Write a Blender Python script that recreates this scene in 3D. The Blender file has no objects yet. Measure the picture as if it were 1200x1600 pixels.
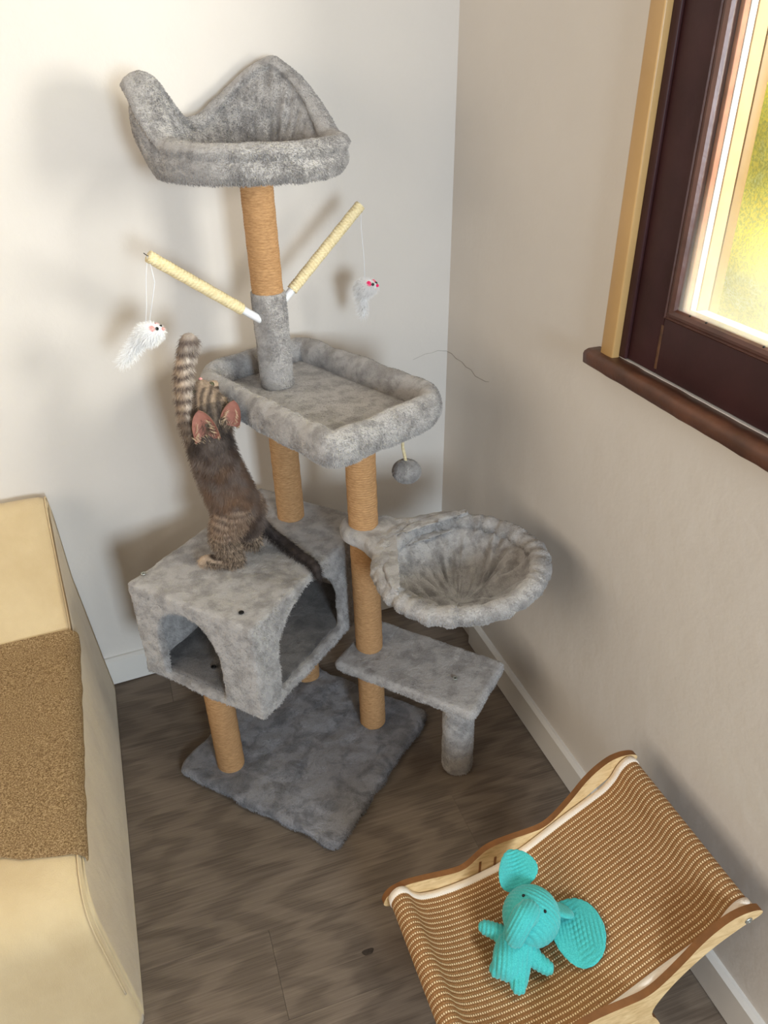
import bpy, bmesh, math, random
import numpy as np
from mathutils import Vector, Matrix, noise as mnoise

random.seed(4); RNG = np.random.default_rng(4)
S = bpy.context.scene
COL = S.collection
pi = math.pi
A3 = lambda *a: np.array(a, float)

def srgb(r, g, b, a=1.0):
    f = lambda c: (c/255/12.92) if c/255 <= .04045 else ((c/255+.055)/1.055)**2.4
    return (f(r), f(g), f(b), a)

# ------------------------------------------------------------------ camera
CAM_H = 1.55
FPX = 1195.0                                   # focal length in pixels of the 1200x1600 frame
nad = np.array([18.0, 2000.0, FPX]); nad /= np.linalg.norm(nad)
up_c = -nad
fw_c = A3(0, 0, 1) - up_c[2]*up_c; fw_c /= np.linalg.norm(fw_c)
rt_c = np.cross(fw_c, up_c)
if rt_c[0] < 0: rt_c = -rt_c
Rm = np.stack([rt_c, fw_c, up_c])
cx, cy, cz = Rm @ A3(1, 0, 0), Rm @ A3(0, -1, 0), Rm @ A3(0, 0, -1)
cam = bpy.data.cameras.new('camera')
cam.sensor_width = 36; cam.sensor_height = 36; cam.sensor_fit = 'AUTO'; cam.lens = FPX*36/1600
cam.clip_start = .02
co = bpy.data.objects.new('camera', cam); COL.objects.link(co)
co.matrix_world = Matrix(((cx[0], cy[0], cz[0], 0), (cx[1], cy[1], cz[1], 0), (cx[2], cy[2], cz[2], CAM_H), (0, 0, 0, 1)))
S.camera = co

# ------------------------------------------------------------------ world, lights, exposure
W = bpy.data.worlds.new('World'); S.world = W; W.use_nodes = True
W.node_tree.nodes['Background'].inputs[0].default_value = (1.0, .78, .56, 1)
W.node_tree.nodes['Background'].inputs[1].default_value = .25

def area(name, loc, target, sx, sy, power, color):
    l = bpy.data.lights.new(name, 'AREA'); l.shape = 'RECTANGLE'; l.size = sx; l.size_y = sy
    l.energy = power; l.color = color
    o = bpy.data.objects.new(name, l); COL.objects.link(o); o.location = loc
    o.rotation_euler = (Vector(target)-Vector(loc)).to_track_quat('-Z', 'Y').to_euler()
    return o
area('window_daylight_behind', (1.05, -1.75, 1.50), (-.1, 1.6, .85), .50, .70, 76, (.74, .88, 1.0))
area('window_daylight_side', (1.19, .62, 1.53), (-.4, 1.5, 1.1), .34, .50, 26, (1.0, .95, .90))
area('room_bounce_fill', (-2.3, -.6, 1.7), (.5, 1.2, .7), 2.4, 1.8, 37, (1.0, .88, .72))  # added soft fill for bounce off the unseen room, not a window
area('garden_daylight', (.98, .78, 3.1), (1.25, 1.15, 1.3), .8, .5, 72, (1.0, .97, .88))
S.view_settings.view_transform = 'Standard'; S.view_settings.look = 'None'
S.view_settings.exposure = -0.06; S.view_settings.gamma = 1.0
S.view_settings.use_curve_mapping = False
S.cycles.use_denoising = True

# ------------------------------------------------------------------ object helpers
ORG = {}
def tag(o, label=None, cat=None, group=None, kind=None):
    if label: o['label'] = label
    if cat: o['category'] = cat
    if group: o['group'] = group
    if kind: o['kind'] = kind
    return o
def thing(name, label, cat, loc, group=None):
    o = bpy.data.objects.new(name, None); COL.objects.link(o); o.location = loc
    o.empty_display_size = .05
    ORG[o.name] = A3(*loc); return tag(o, label, cat, group)
def link_mesh(name, me, mats, parent=None, org=None, smooth=True):
    """me holds world coordinates; it is moved so that its origin is the thing's base"""
    if not isinstance(mats, (list, tuple)): mats = [mats]
    if parent is not None: org = ORG[parent.name]
    elif org is None: org = A3(0, 0, 0)
    org = A3(*org)
    n = len(me.vertices); co_ = np.empty(n*3); me.vertices.foreach_get('co', co_)
    co_ = (co_.reshape(-1, 3)-org).ravel(); me.vertices.foreach_set('co', co_)
    for m in mats: me.materials.append(m)
    if smooth: me.polygons.foreach_set('use_smooth', [True]*len(me.polygons))
    me.update()
    o = bpy.data.objects.new(name, me); COL.objects.link(o)
    if parent is None: o.location = org
    else: o.parent = parent
    ORG[o.name] = org
    return o

class G:
    def __init__(s): s.v = []; s.f = []; s.m = []; s.n = 0
    def add(s, v, f, mi=0):
        v = np.asarray(v, float).reshape(-1, 3)
        s.v.append(v); s.f += [tuple(int(i)+s.n for i in q) for q in f]; s.m += [mi]*len(f); s.n += len(v)
        return s
    def grid(s, P, cu=False, cv=False, mi=0):
        P = np.asarray(P, float); nu, nv = P.shape[:2]; F = []
        for i in range(nu if cu else nu-1):
            for j in range(nv if cv else nv-1):
                a, b = i, (i+1) % nu; c, d = j, (j+1) % nv
                F.append((a*nv+c, b*nv+c, b*nv+d, a*nv+d))
        return s.add(P.reshape(-1, 3), F, mi)
    def tube(s, path, rad, seg=12, caps=True, closed=False, mi=0):
        P = np.asarray(path, float); n = len(P)
        r = np.full(n, rad) if np.isscalar(rad) else np.asarray(rad, float)
        T = np.roll(P, -1, 0)-np.roll(P, 1, 0) if closed else np.gradient(P, axis=0)
        T /= np.linalg.norm(T, axis=1)[:, None]+1e-12
        u = np.cross(T[0], A3(0, 0, 1))
        if np.linalg.norm(u) < .1: u = np.cross(T[0], A3(1, 0, 0))
        th = np.linspace(0, 2*pi, seg, endpoint=False); R = []
        for i in range(n):
            u = u-u.dot(T[i])*T[i]; u /= np.linalg.norm(u); w = np.cross(T[i], u)
            R.append(P[i]+r[i]*(np.cos(th)[:, None]*u+np.sin(th)[:, None]*w))
        s.grid(np.array(R), cu=closed, cv=True, mi=mi)
        if caps and not closed:
            b = s.n-n*seg
            s.f += [tuple(b+k for k in range(seg))[::-1], tuple(b+(n-1)*seg+k for k in range(seg))]; s.m += [mi, mi]
        return s
    def box(s, c, ax, half, mi=0):
        """c centre, ax three unit axes, half three half sizes"""
        c = np.asarray(c, float); ax = [np.asarray(a, float) for a in ax]; V = []
        for i in (-1, 1):
            for j in (-1, 1):
                for k in (-1, 1): V.append(c+i*half[0]*ax[0]+j*half[1]*ax[1]+k*half[2]*ax[2])
        return s.add(V, [(0, 1, 3, 2), (4, 6, 7, 5), (0, 4, 5, 1), (2, 3, 7, 6), (0, 2, 6, 4), (1, 5, 7, 3)], mi)
    def sphere(s, c, r, seg=16, ring=10, ax=None, mi=0):
        r = np.broadcast_to(np.asarray(r, float), (3,)); ax = np.eye(3) if ax is None else np.asarray(ax, float)
        th = np.linspace(0, 2*pi, seg, endpoint=False); ph = np.linspace(0.04, pi-.04, ring)
        P = np.array([[[math.sin(p)*math.cos(t)*r[0], math.sin(p)*math.sin(t)*r[1], math.cos(p)*r[2]] for t in th] for p in ph])
        P = P @ ax + np.asarray(c, float)
        s.grid(P, cv=True, mi=mi); b = s.n-ring*seg
        s.f += [tuple(b+k for k in range(seg)), tuple(b+(ring-1)*seg+k for k in range(seg))[::-1]]; s.m += [mi, mi]
        return s
    def mesh(s, name='mesh'):
        me = bpy.data.meshes.new(name); me.from_pydata([tuple(p) for p in np.concatenate(s.v)], [], s.f)
        me.polygons.foreach_set('material_index', s.m)
        bm = bmesh.new(); bm.from_mesh(me); bmesh.ops.recalc_face_normals(bm, faces=bm.faces); bm.to_mesh(me); bm.free()
        return me
    def build(s, name, mats, parent=None, org=None, smooth=True, bevel=0):
        me = s.mesh(name)
        if bevel:
            bm = bmesh.new(); bm.from_mesh(me)
            bmesh.ops.bevel(bm, geom=[e for e in bm.edges], offset=bevel, segments=2, affect='EDGES', profile=.6); bm.to_mesh(me); bm.free()
        return link_mesh(name, me, mats, parent, org, smooth)

def remeshed(g, voxel, smooth=4, cuts=()):
    """one continuous surface from overlapping pieces: boolean cuts, voxel remesh, smoothing"""
    tmp = bpy.data.objects.new('tmp', g.mesh() if isinstance(g, G) else g); COL.objects.link(tmp); cs = []
    for c in cuts:
        k = bpy.data.objects.new('tmpc', c.mesh()); COL.objects.link(k); cs.append(k)
        m = tmp.modifiers.new('b', 'BOOLEAN'); m.operation = 'DIFFERENCE'; m.object = k; m.solver = 'EXACT'
    m = tmp.modifiers.new('r', 'REMESH'); m.mode = 'VOXEL'; m.voxel_size = voxel; m.use_smooth_shade = True
    if smooth:
        m = tmp.modifiers.new('s', 'SMOOTH'); m.factor = .5; m.iterations = smooth
    dg = bpy.context.evaluated_depsgraph_get(); dg.update()
    me = bpy.data.meshes.new_from_object(tmp.evaluated_get(dg), depsgraph=dg)
    for o in [tmp]+cs:
        d = o.data; bpy.data.objects.remove(o); bpy.data.meshes.remove(d)
    return me

def displace(me, amp, scale, seed=0, amp2=0, scale2=1):
    """soft lumps pushed along the normals"""
    n = len(me.vertices); co_ = np.empty(n*3); no = np.empty(n*3)
    me.vertices.foreach_get('co', co_); me.vertices.foreach_get('normal', no)
    P = co_.reshape(-1, 3); N = no.reshape(-1, 3); o = Vector((seed*3.1, seed*7.7, seed*1.3))
    d = np.array([amp*mnoise.noise(Vector(p)*scale+o)+(amp2*mnoise.noise(Vector(p)*scale2+o) if amp2 else 0) for p in P])
    me.vertices.foreach_set('co', (P+N*d[:, None]).ravel()); me.update(); return me

def round_poly(pts, rad, seg=6):
    """2-D polygon with rounded corners (counter-clockwise)"""
    out = []; n = len(pts); pts = [np.array(p, float) for p in pts]
    rad = [rad]*n if np.isscalar(rad) else rad
    for i in range(n):
        p, a, b = pts[i], pts[i-1], pts[(i+1) % n]
        d1 = (a-p)/np.linalg.norm(a-p); d2 = (b-p)/np.linalg.norm(b-p)
        t = rad[i]
        for k in range(seg+1):
            s = k/seg; out.append((1-s)**2*(p+d1*t)+2*s*(1-s)*p+s**2*(p+d2*t))
    return np.array(out)
def resample(pts, step):
    P = np.vstack([pts, pts[:1]]); L = np.r_[0, np.cumsum(np.linalg.norm(np.diff(P, axis=0), axis=1))]
    n = max(12, int(L[-1]/step)); t = np.linspace(0, L[-1], n, endpoint=False)
    return np.stack([np.interp(t, L, P[:, k]) for k in range(P.shape[1])], 1)
def slab(poly2, to3, z0, z1, r, step=.008, inner=8):
    """upholstered board: outline poly2, rounded edges of radius r, capped by shrinking rings"""
    P = resample(np.asarray(poly2, float), step); c = P.mean(0)
    T = np.roll(P, -1, 0)-np.roll(P, 1, 0); T /= np.linalg.norm(T, axis=1)[:, None]; Nn = np.stack([T[:, 1], -T[:, 0]], 1)
    if ((P-c)*Nn).sum() < 0: Nn = -Nn
    rows = []
    def cap(z, flip):
        R = [np.c_[c+(P-Nn*r-c)*s, np.full(len(P), z)] for s in np.linspace(.02, 1, inner)]
        return R if not flip else R[::-1]
    rows += cap(z0, False)
    for a in np.linspace(-pi/2, 0, 5)[1:]: rows.append(np.c_[P-Nn*r*(1-math.cos(a)), np.full(len(P), z0+r+r*math.sin(a))])
    for a in np.linspace(0, pi/2, 5)[:-1]: rows.append(np.c_[P-Nn*r*(1-math.cos(a)), np.full(len(P), z1-r+r*math.sin(a))])
    rows += cap(z1, True)
    Q = np.array([[to3(*q) for q in row] for row in rows])
    g = G().grid(Q, cv=True); m = len(P); k = len(rows)
    g.f += [tuple(range(m)), tuple((k-1)*m+i for i in range(m))]; g.m += [0, 0]
    return g
def subdivided(me, cuts):
    bm = bmesh.new(); bm.from_mesh(me); bmesh.ops.subdivide_edges(bm, edges=bm.edges, cuts=cuts, use_grid_fill=True); bm.to_mesh(me); bm.free(); return me

def hair(o, count, length, slot=0, comb=(0, 0, 0), rnd=.3, root=.0004, tip=.00015, steps=2, seed=1, up=.6):
    """short pile or fur grown from the faces of the object itself; length in metres, comb = lay of the hair"""
    o.modifiers.new('pile', 'PARTICLE_SYSTEM'); ps = o.particle_systems[-1]; st = ps.settings; ps.seed = seed
    st.type = 'HAIR'; st.count = count; st.hair_step = 4
    st.emit_from = 'FACE'; st.use_emit_random = True; st.distribution = 'RAND'
    st.use_advanced_hair = True
    st.normal_factor = length*up/4; st.object_align_factor = [c*length/4 for c in comb]; st.factor_random = rnd*length/4
    st.display_step = 2; st.render_step = steps; st.material = slot+1
    st.radius_scale = 1.0; st.root_radius = root*2; st.tip_radius = tip*2; st.shape = 0.0
    return ps

# ------------------------------------------------------------------ material helpers
def new_mat(name):
    m = bpy.data.materials.new(name); m.use_nodes = True; nt = m.node_tree
    return m, nt, nt.nodes['Principled BSDF']
def N(nt, t, **kw):
    n = nt.nodes.new(t)
    for k, v in kw.items():
        if k.startswith('i_'): n.inputs[k[2:].replace('_', ' ')].default_value = v
        else: setattr(n, k, v)
    return n
def ramp(nt, fac, stops):
    r = nt.nodes.new('ShaderNodeValToRGB'); e = r.color_ramp.elements
    while len(e) < len(stops): e.new(.5)
    for k, (p, c) in enumerate(stops): e[k].position = p; e[k].color = c if len(c) == 4 else (*c, 1)
    nt.links.new(fac, r.inputs[0]); return r.outputs[0]
def mixc(nt, fac, a, b, mode='MIX'):
    m = nt.nodes.new('ShaderNodeMix'); m.data_type = 'RGBA'; m.blend_type = mode
    for s, v in ((m.inputs['Factor'], fac), (m.inputs['A'], a), (m.inputs['B'], b)):
        pass
    ins = [i for i in m.inputs if i.enabled or True]
    def put(sock, v):
        if hasattr(v, 'is_output'): nt.links.new(v, sock)
        else: sock.default_value = v
    put(m.inputs[0], fac); put(m.inputs[6], a); put(m.inputs[7], b)
    return m.outputs[2]
def math_(nt, op, a, b=0.0):
    m = nt.nodes.new('ShaderNodeMath'); m.operation = op
    for k, v in enumerate((a, b)):
        if hasattr(v, 'is_output'): nt.links.new(v, m.inputs[k])
        else: m.inputs[k].default_value = v
    return m.outputs[0]
def coords(nt, kind='Object', scale=(1, 1, 1), rot=(0, 0, 0)):
    t = nt.nodes.new('ShaderNodeTexCoord'); mp = nt.nodes.new('ShaderNodeMapping')
    mp.inputs['Scale'].default_value = scale; mp.inputs['Rotation'].default_value = rot
    nt.links.new(t.outputs[kind], mp.inputs['Vector']); return mp.outputs[0]
def noise_(nt, vec, scale, detail=3, rough=.55, out=0, dist=0):
    n = N(nt, 'ShaderNodeTexNoise'); n.inputs['Scale'].default_value = scale; n.inputs['Detail'].default_value = detail
    n.inputs['Roughness'].default_value = rough; n.inputs['Distortion'].default_value = dist; nt.links.new(vec, n.inputs['Vector']); return n.outputs[out]
def bump_(nt, b, h, strength, dist=.01):
    n = N(nt, 'ShaderNodeBump'); n.inputs['Strength'].default_value = strength; n.inputs['Distance'].default_value = dist
    nt.links.new(h, n.inputs['Height']); nt.links.new(n.outputs[0], b.inputs['Normal']); return n

def plush_mat(name, light, dark, mott=30, dist=.25):
    m, nt, b = new_mat(name); v = coords(nt)
    big = noise_(nt, v, mott, 4, .6, dist=dist); fine = noise_(nt, v, 420, 2, .7)
    c = ramp(nt, big, [(.34, dark), (.44, tuple(.35*a+.65*d for a, d in zip(light, dark))), (.55, light)])
    c = mixc(nt, .35, c, ramp(nt, fine, [(.3, dark), (.7, light)]))
    nt.links.new(c, b.inputs['Base Color'])
    b.inputs['Roughness'].default_value = .85; b.inputs['Specular IOR Level'].default_value = .15
    b.inputs['Sheen Weight'].default_value = .35; b.inputs['Sheen Roughness'].default_value = .5
    h = math_(nt, 'ADD', fine, math_(nt, 'MULTIPLY', noise_(nt, v, 110, 3, .6), 1.5))
    bump_(nt, b, h, .55, .004)
    return m
def simple_mat(name, col, rough=.5, spec=.5, bump=0, bscale=200, var=0, vscale=8, metal=0):
    m, nt, b = new_mat(name); b.inputs['Roughness'].default_value = rough; b.inputs['Specular IOR Level'].default_value = spec
    b.inputs['Metallic'].default_value = metal
    v = coords(nt)
    if var:
        n = noise_(nt, v, vscale, 4)
        c = ramp(nt, n, [(.3, tuple(x*(1-var) for x in col[:3])), (.7, tuple(min(1, x*(1+var)) for x in col[:3]))]); nt.links.new(c, b.inputs['Base Color'])
    else: b.inputs['Base Color'].default_value = col
    if bump: bump_(nt, b, noise_(nt, v, bscale, 3), bump, .003)
    return m
def rope_mat(name, c1, c2):
    m, nt, b = new_mat(name); v = coords(nt)
    n = noise_(nt, coords(nt, scale=(.3, .3, 1.5)), 300, 3, .7); n2 = noise_(nt, v, 9, 3)
    c = ramp(nt, n, [(.3, c2), (.7, c1)]); c = mixc(nt, math_(nt, 'MULTIPLY', n2, .35), c, (*[x*.72 for x in c1[:3]], 1))
    nt.links.new(c, b.inputs['Base Color']); b.inputs['Roughness'].default_value = .8; b.inputs['Specular IOR Level'].default_value = .25
    bump_(nt, b, n, .4, .002); return m

PLUSH = plush_mat('grey_plush', srgb(184, 180, 178)[:3], srgb(132, 128, 126)[:3])
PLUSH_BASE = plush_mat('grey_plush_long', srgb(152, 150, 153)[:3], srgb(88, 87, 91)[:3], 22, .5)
PLUSH_SHADED = plush_mat('grey_plush_shaded', srgb(124, 120, 118)[:3], srgb(70, 68, 68)[:3], 20, .5)  # same plush darkened: shade inside the house put into the colour
SISAL = rope_mat('jute_wrap', srgb(202, 160, 114)[:3], srgb(150, 110, 72)[:3])
CREAM_ROPE = rope_mat('cream_sisal', srgb(250, 238, 200)[:3], srgb(214, 192, 140)[:3])
WHITE_PLASTIC = simple_mat('white_plastic', srgb(232, 234, 238), .35, .5)
STEEL = simple_mat('screw_metal', srgb(175, 178, 172), .35, .5, metal=.8)
BLACK = simple_mat('black_hole', srgb(18, 17, 17), .5, .3)

# ------------------------------------------------------------------ room frame
R0 = A3(.268, 1.817, 0)                         # foot of the right wall where its baseboard starts
RD = A3(.327, -.945, 0); RN = A3(.945, .327, 0) # along the right wall towards the camera; out of the room
UZ = A3(0, 0, 1)
BD = A3(math.cos(math.radians(23.3)), math.sin(math.radians(23.3)), 0); BN = A3(-BD[1], BD[0], 0)
B0 = A3(-.792, 1.649, 0)                        # foot of the back wall
CORNER = A3(.181, 2.068, 0)
def WR(s, z, d): return R0+s*RD+z*UZ-d*RN       # d > 0 is into the room
def WB(s, z, d): return CORNER-s*BD+z*UZ-d*BN

def wall_mat(name, col):
    m, nt, b = new_mat(name); v = coords(nt)
    n = noise_(nt, v, 2.2, 4, .6); c = ramp(nt, n, [(.3, tuple(x*.95 for x in col[:3])), (.7, col[:3])]); nt.links.new(c, b.inputs['Base Color'])
    b.inputs['Roughness'].default_value = .6; b.inputs['Specular IOR Level'].default_value = .25
    h = math_(nt, 'ADD', noise_(nt, v, 14, 3, .5), math_(nt, 'MULTIPLY', noise_(nt, v, 90, 3, .6), .18)); bump_(nt, b, h, .10, .02)
    return m
WALL = wall_mat('painted_plaster', srgb(222, 216, 209))
SKIRT = simple_mat('baseboard_paint', srgb(226, 222, 216), .4, .4, .08, 60)
# right wall with its window opening
S0, S1, Z0, Z1 = .500, 1.75, 1.075, 2.25
g = G(); TH = .16
ss = [-.27, S0, S1, 4.6]; zs = [0, Z0, Z1, 2.7]
for i in range(3):
    for j in range(3):
        if i == 1 and j == 1: continue
        for d in (0, -TH): g.add([WR(ss[i], zs[j], d), WR(ss[i+1], zs[j], d), WR(ss[i+1], zs[j+1], d), WR(ss[i], zs[j+1], d)], [(0, 1, 2, 3)])
for a, b in (((S0, Z0), (S0, Z1)), ((S0, Z1), (S1, Z1)), ((S1, Z1), (S1, Z0)), ((S1, Z0), (S0, Z0))):
    g.add([WR(*a, 0), WR(*b, 0), WR(*b, -TH), WR(*a, -TH)], [(0, 1, 2, 3)])
tag(g.build('wall_right', WALL, smooth=False), kind='structure')
g = G(); g.add([WB(-.02, 0, 0), WB(3.4, 0, 0), WB(3.4, 2.7, 0), WB(-.02, 2.7, 0)], [(0, 1, 2, 3)])
g.add([WB(-.2, 0, -.16), WB(3.4, 0, -.16), WB(3.4, 2.7, -.16), WB(-.2, 2.7, -.16)], [(0, 1, 2, 3)])
wall_back = tag(g.build('wall_back', WALL, smooth=False), kind='structure')
# hairline crack running over both walls by the corner
CRACK = simple_mat('crack', srgb(160, 150, 140), .9, .1)
g = G().tube([WR(s, z, .0004) for s, z in ((-.268, .836), (-.234, .840), (-.205, .836), (-.166, .839), (-.140, .834), (-.108, .837), (-.08, .829), (-.053, .832), (-.02, .836), (-.002, .842))], [.0006, .0006, .0008, .0006, .0009, .0007, .0008, .0006, .0006, .0003], 6)
tag(g.build('crack', CRACK, bpy.data.objects['wall_right']), kind=None)
g = G().tube([WB(s, z, .0003) for s, z in ((.106, .828), (.069, .839), (.05, .839), (.03, .843), (.002, .838))], [.0004, .0008, .0007, .001, .0009], 6)
g.build('crack', simple_mat('crack_pale', srgb(196, 190, 184), .9, .1), wall_back)

# baseboards
def skirting(name, fn, s0, s1, h=.088, t=.016):
    prof = [(0, 0), (h, 0), (h, t*.45), (h-.006, t), (.004, t), (0, t)]   # (z, d)
    g = G(); P = np.array([[fn(s, z, d) for z, d in prof] for s in (s0, s1)]); g.grid(P, cv=True)
    g.f += [tuple(range(6)), tuple(range(6, 12))]; g.m += [0, 0]
    return tag(g.build(name, SKIRT, smooth=False), kind='structure')
skirting('baseboard_right', lambda s, z, d: WR(s, z+.003, d), .006, 4.5)
skirting('baseboard_back', lambda s, z, d: WB(s, z+.003, d), .03, 3.3)

# floor: a sub-floor and grey-brown planks laid along the room
def plank_mat():
    m, nt, b = new_mat('grey_oak_plank')
    oi = N(nt, 'ShaderNodeObjectInfo')
    t = N(nt, 'ShaderNodeTexCoord'); sh = N(nt, 'ShaderNodeVectorMath', operation='MULTIPLY_ADD')
    cmb = N(nt, 'ShaderNodeCombineXYZ'); nt.links.new(oi.outputs['Random'], cmb.inputs[0]); nt.links.new(oi.outputs['Random'], cmb.inputs[1])
    nt.links.new(cmb.outputs[0], sh.inputs[0]); sh.inputs[1].default_value = (37, 91, 0); nt.links.new(t.outputs['Object'], sh.inputs[2])
    def mp(sc):
        q = N(nt, 'ShaderNodeMapping'); q.inputs['Scale'].default_value = sc; nt.links.new(sh.outputs[0], q.inputs['Vector']); return q.outputs[0]
    grain = noise_(nt, mp((3, 210, 1)), 1.0, 7, .7, dist=.8)
    fine = noise_(nt, mp((9, 560, 1)), 1.0, 4, .75)
    rings = N(nt, 'ShaderNodeTexWave', wave_type='RINGS', rings_direction='Y'); rings.inputs['Scale'].default_value = .9; rings.inputs['Distortion'].default_value = 9; rings.inputs['Detail'].default_value = 3; rings.inputs['Detail Scale'].default_value = 1.1
    nt.links.new(mp((2.2, 15, 1)), rings.inputs['Vector'])
    c = ramp(nt, grain, [(.28, srgb(80, 70, 61)), (.5, srgb(116, 103, 91)), (.74, srgb(146, 132, 118))])
    c = mixc(nt, .35, c, ramp(nt, rings.outputs[1], [(.2, srgb(88, 75, 63)), (.8, srgb(138, 122, 106))]))
    c = mixc(nt, math_(nt, 'MULTIPLY', fine, .5), c, srgb(66, 56, 47))
    tone = math_(nt, 'ADD', 1.08, math_(nt, 'MULTIPLY', oi.outputs['Random'], .2))
    sc = N(nt, 'ShaderNodeVectorMath', operation='SCALE'); nt.links.new(c, sc.inputs[0]); nt.links.new(tone, sc.inputs['Scale'])
    nt.links.new(sc.outputs[0], b.inputs['Base Color']); b.inputs['Roughness'].default_value = .52; b.inputs['Specular IOR Level'].default_value = .3
    bump_(nt, b, grain, .25, .002); return m
PLANK = plank_mat(); GAP = simple_mat('plank_gap', srgb(38, 33, 30), .9, .1)
PD = A3(math.cos(math.radians(19.1)), math.sin(math.radians(19.1)), 0); PN = A3(-PD[1], PD[0], 0)
g = G(); g.add([A3(-2.6, -.6, -.012), A3(2.6, -.6, -.012), A3(2.6, 2.9, -.012), A3(-2.6, 2.9, -.012)], [(0, 1, 2, 3)])
g.add([A3(-2.6, -.6, -.06), A3(2.6, -.6, -.06), A3(2.6, 2.9, -.06), A3(-2.6, 2.9, -.06)], [(0, 3, 2, 1)])
floor = tag(g.build('floor', GAP, smooth=False), kind='structure')
PW, PL = .183, 1.285
J0 = A3(-.246, .915, 0)                          # the plank end that shows in front of the scratching tree
g = G().box((0, 0, 0), np.eye(3), (PL/2-.0002, PW/2-.0002, .0058))
pm = g.build('plank', PLANK, floor, smooth=False, bevel=.0004); pm_first = pm; first = True
for r in range(-9, 7):
    off = 0.0 if r == 0 else ((r*.618) % 1)*PL
    for k in range(-2, 2):
        c = J0+PN*(-(r+.5)*PW)+PD*(off+(k+.5)*PL)
        if c[1] < -.3 or c[0] < -1.9 or c[0] > 1.9: continue
        if (c-CORNER).dot(BN) > .12: continue
        if (c-R0).dot(RN) > PL/2+.06: continue
        if first: o = pm; first = False
        else:
            o = pm_first.copy(); COL.objects.link(o); o.parent = floor
        o.location = (c[0], c[1], -.0058); o.rotation_euler = (0, 0, math.radians(19.1))
# a knot in one plank
KN = simple_mat('wood_knot', srgb(66, 57, 50), .6, .3, var=.3, vscale=120)
g = G(); th = np.linspace(0, 2*pi, 20, endpoint=False)
kc = A3(-.040, .868, .0003)
g.add([kc+PD*.012*math.cos(t)*(1+.15*math.sin(3*t))+PN*.0075*math.sin(t)*(1+.2*math.cos(2*t)) for t in th], [tuple(range(20))])
g.build('knot', KN, floor)

# ------------------------------------------------------------------ window on the right wall
DARK = simple_mat('dark_stained_wood', srgb(60, 34, 35), .45, .25, .15, 40, .22, 10)
MOULD = simple_mat('worn_brown_moulding', srgb(78, 48, 40), .35, .5, .2, 60, .3, 16)
SILLM = simple_mat('worn_sill_wood', srgb(88, 54, 38), .42, .5, .5, 45, .35, 18)
TAN = simple_mat('tan_gloss_paint', srgb(196, 158, 104), .35, .5, .12, 30, .08, 5)
OCHRE = simple_mat('ochre_paint', srgb(120, 92, 50), .5, .4, var=.05)
PALE = simple_mat('pale_bare_wood', srgb(176, 140, 104), .6, .3, .2, 80, .1, 30)
PINKW = simple_mat('red_primer_wood', srgb(150, 98, 78), .6, .3, .2, 80, .25, 40)
PUTTY = simple_mat('white_putty', srgb(200, 200, 197), .7, .3, .3, 120)
AX = (RD, UZ, -RN)
def wbox(g, s0, s1, z0, z1, d0, d1, mi=0): return g.box(WR((s0+s1)/2, (z0+z1)/2, (d0+d1)/2), AX, ((s1-s0)/2, (z1-z0)/2, (d1-d0)/2), mi)
tag(wbox(G(), .466, .504, 1.068, 2.36, .0005, .017).build('trim_1', TAN, bevel=.003), kind='structure')
tag(wbox(G(), .505, 1.80, 2.25, 2.30, .0005, .017).build('trim_2', TAN, bevel=.003), kind='structure')
win = tag(bpy.data.objects.new('window_1', None), kind='structure'); COL.objects.link(win); win.location = WR(.5, 1.07, 0); ORG['window_1'] = A3(*win.location)
# sill: a long board with a rounded worn nose
prof = [(1.045, -.02), (1.045, .031), (1.048, .035), (1.065, .0365), (1.070, .034), (1.0735, .026), (1.074, -.02)]
ssx = np.linspace(.440, 1.82, 90)
P = np.array([[WR(s, z+.0012*mnoise.noise(Vector((s*30, z*90, 1))), d+(.0018*mnoise.noise(Vector((s*24, z*60, 5))) if d > 0 else 0)) for z, d in prof] for s in ssx])
g = G().grid(P, cv=True); g.f += [tuple(range(7)), tuple(89*7+k for k in range(7))]; g.m += [0, 0]
g.build('window_sill', SILLM, win)
wbox(G(), .503, .600, 1.076, 2.245, -.035, -.004).build('sash_stile', DARK, win, bevel=.002)
wbox(G(), .503, .522, 1.076, 2.245, -.004, .003).build('stop_bead', DARK, win, bevel=.002)
wbox(G(), .6005, 1.745, 1.076, 1.172, -.035, -.004).build('bottom_rail', DARK, win, bevel=.002)
def moulding(name, a, b, nin):
    """ovolo bead between two points; nin is the direction towards the glass"""
    a, b, nin = A3(*a), A3(*b), A3(*nin); pr = []
    for u, d in ((0, -.03), (0, -.003), (.002, -.001), (.004, -.004), (.006, -.003), (.010, -.003), (.015, -.007), (.0175, -.012), (.0185, -.03)): pr.append(nin*u-RN*d)
    P = np.array([[p+q for q in pr] for p in (a, b)]); g = G().grid(P, cv=True); g.f += [tuple(range(9)), tuple(range(9, 18))]; g.m += [0, 0]
    return g.build(name, MOULD, win, smooth=False)
moulding('glazing_moulding', WR(.600, 1.173, 0), WR(.600, 2.245, 0), RD)
moulding('glazing_moulding', WR(.600, 1.172, 0), WR(1.745, 1.172, 0), UZ)
wbox(G(), .5965, .6025, 1.084, 1.160, -.0045, -.0034).build('worn_joint', simple_mat('rubbed_bare_wood', srgb(98, 68, 48), .6, .3, .3, 90, .4, 60), win, bevel=.0003)
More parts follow.
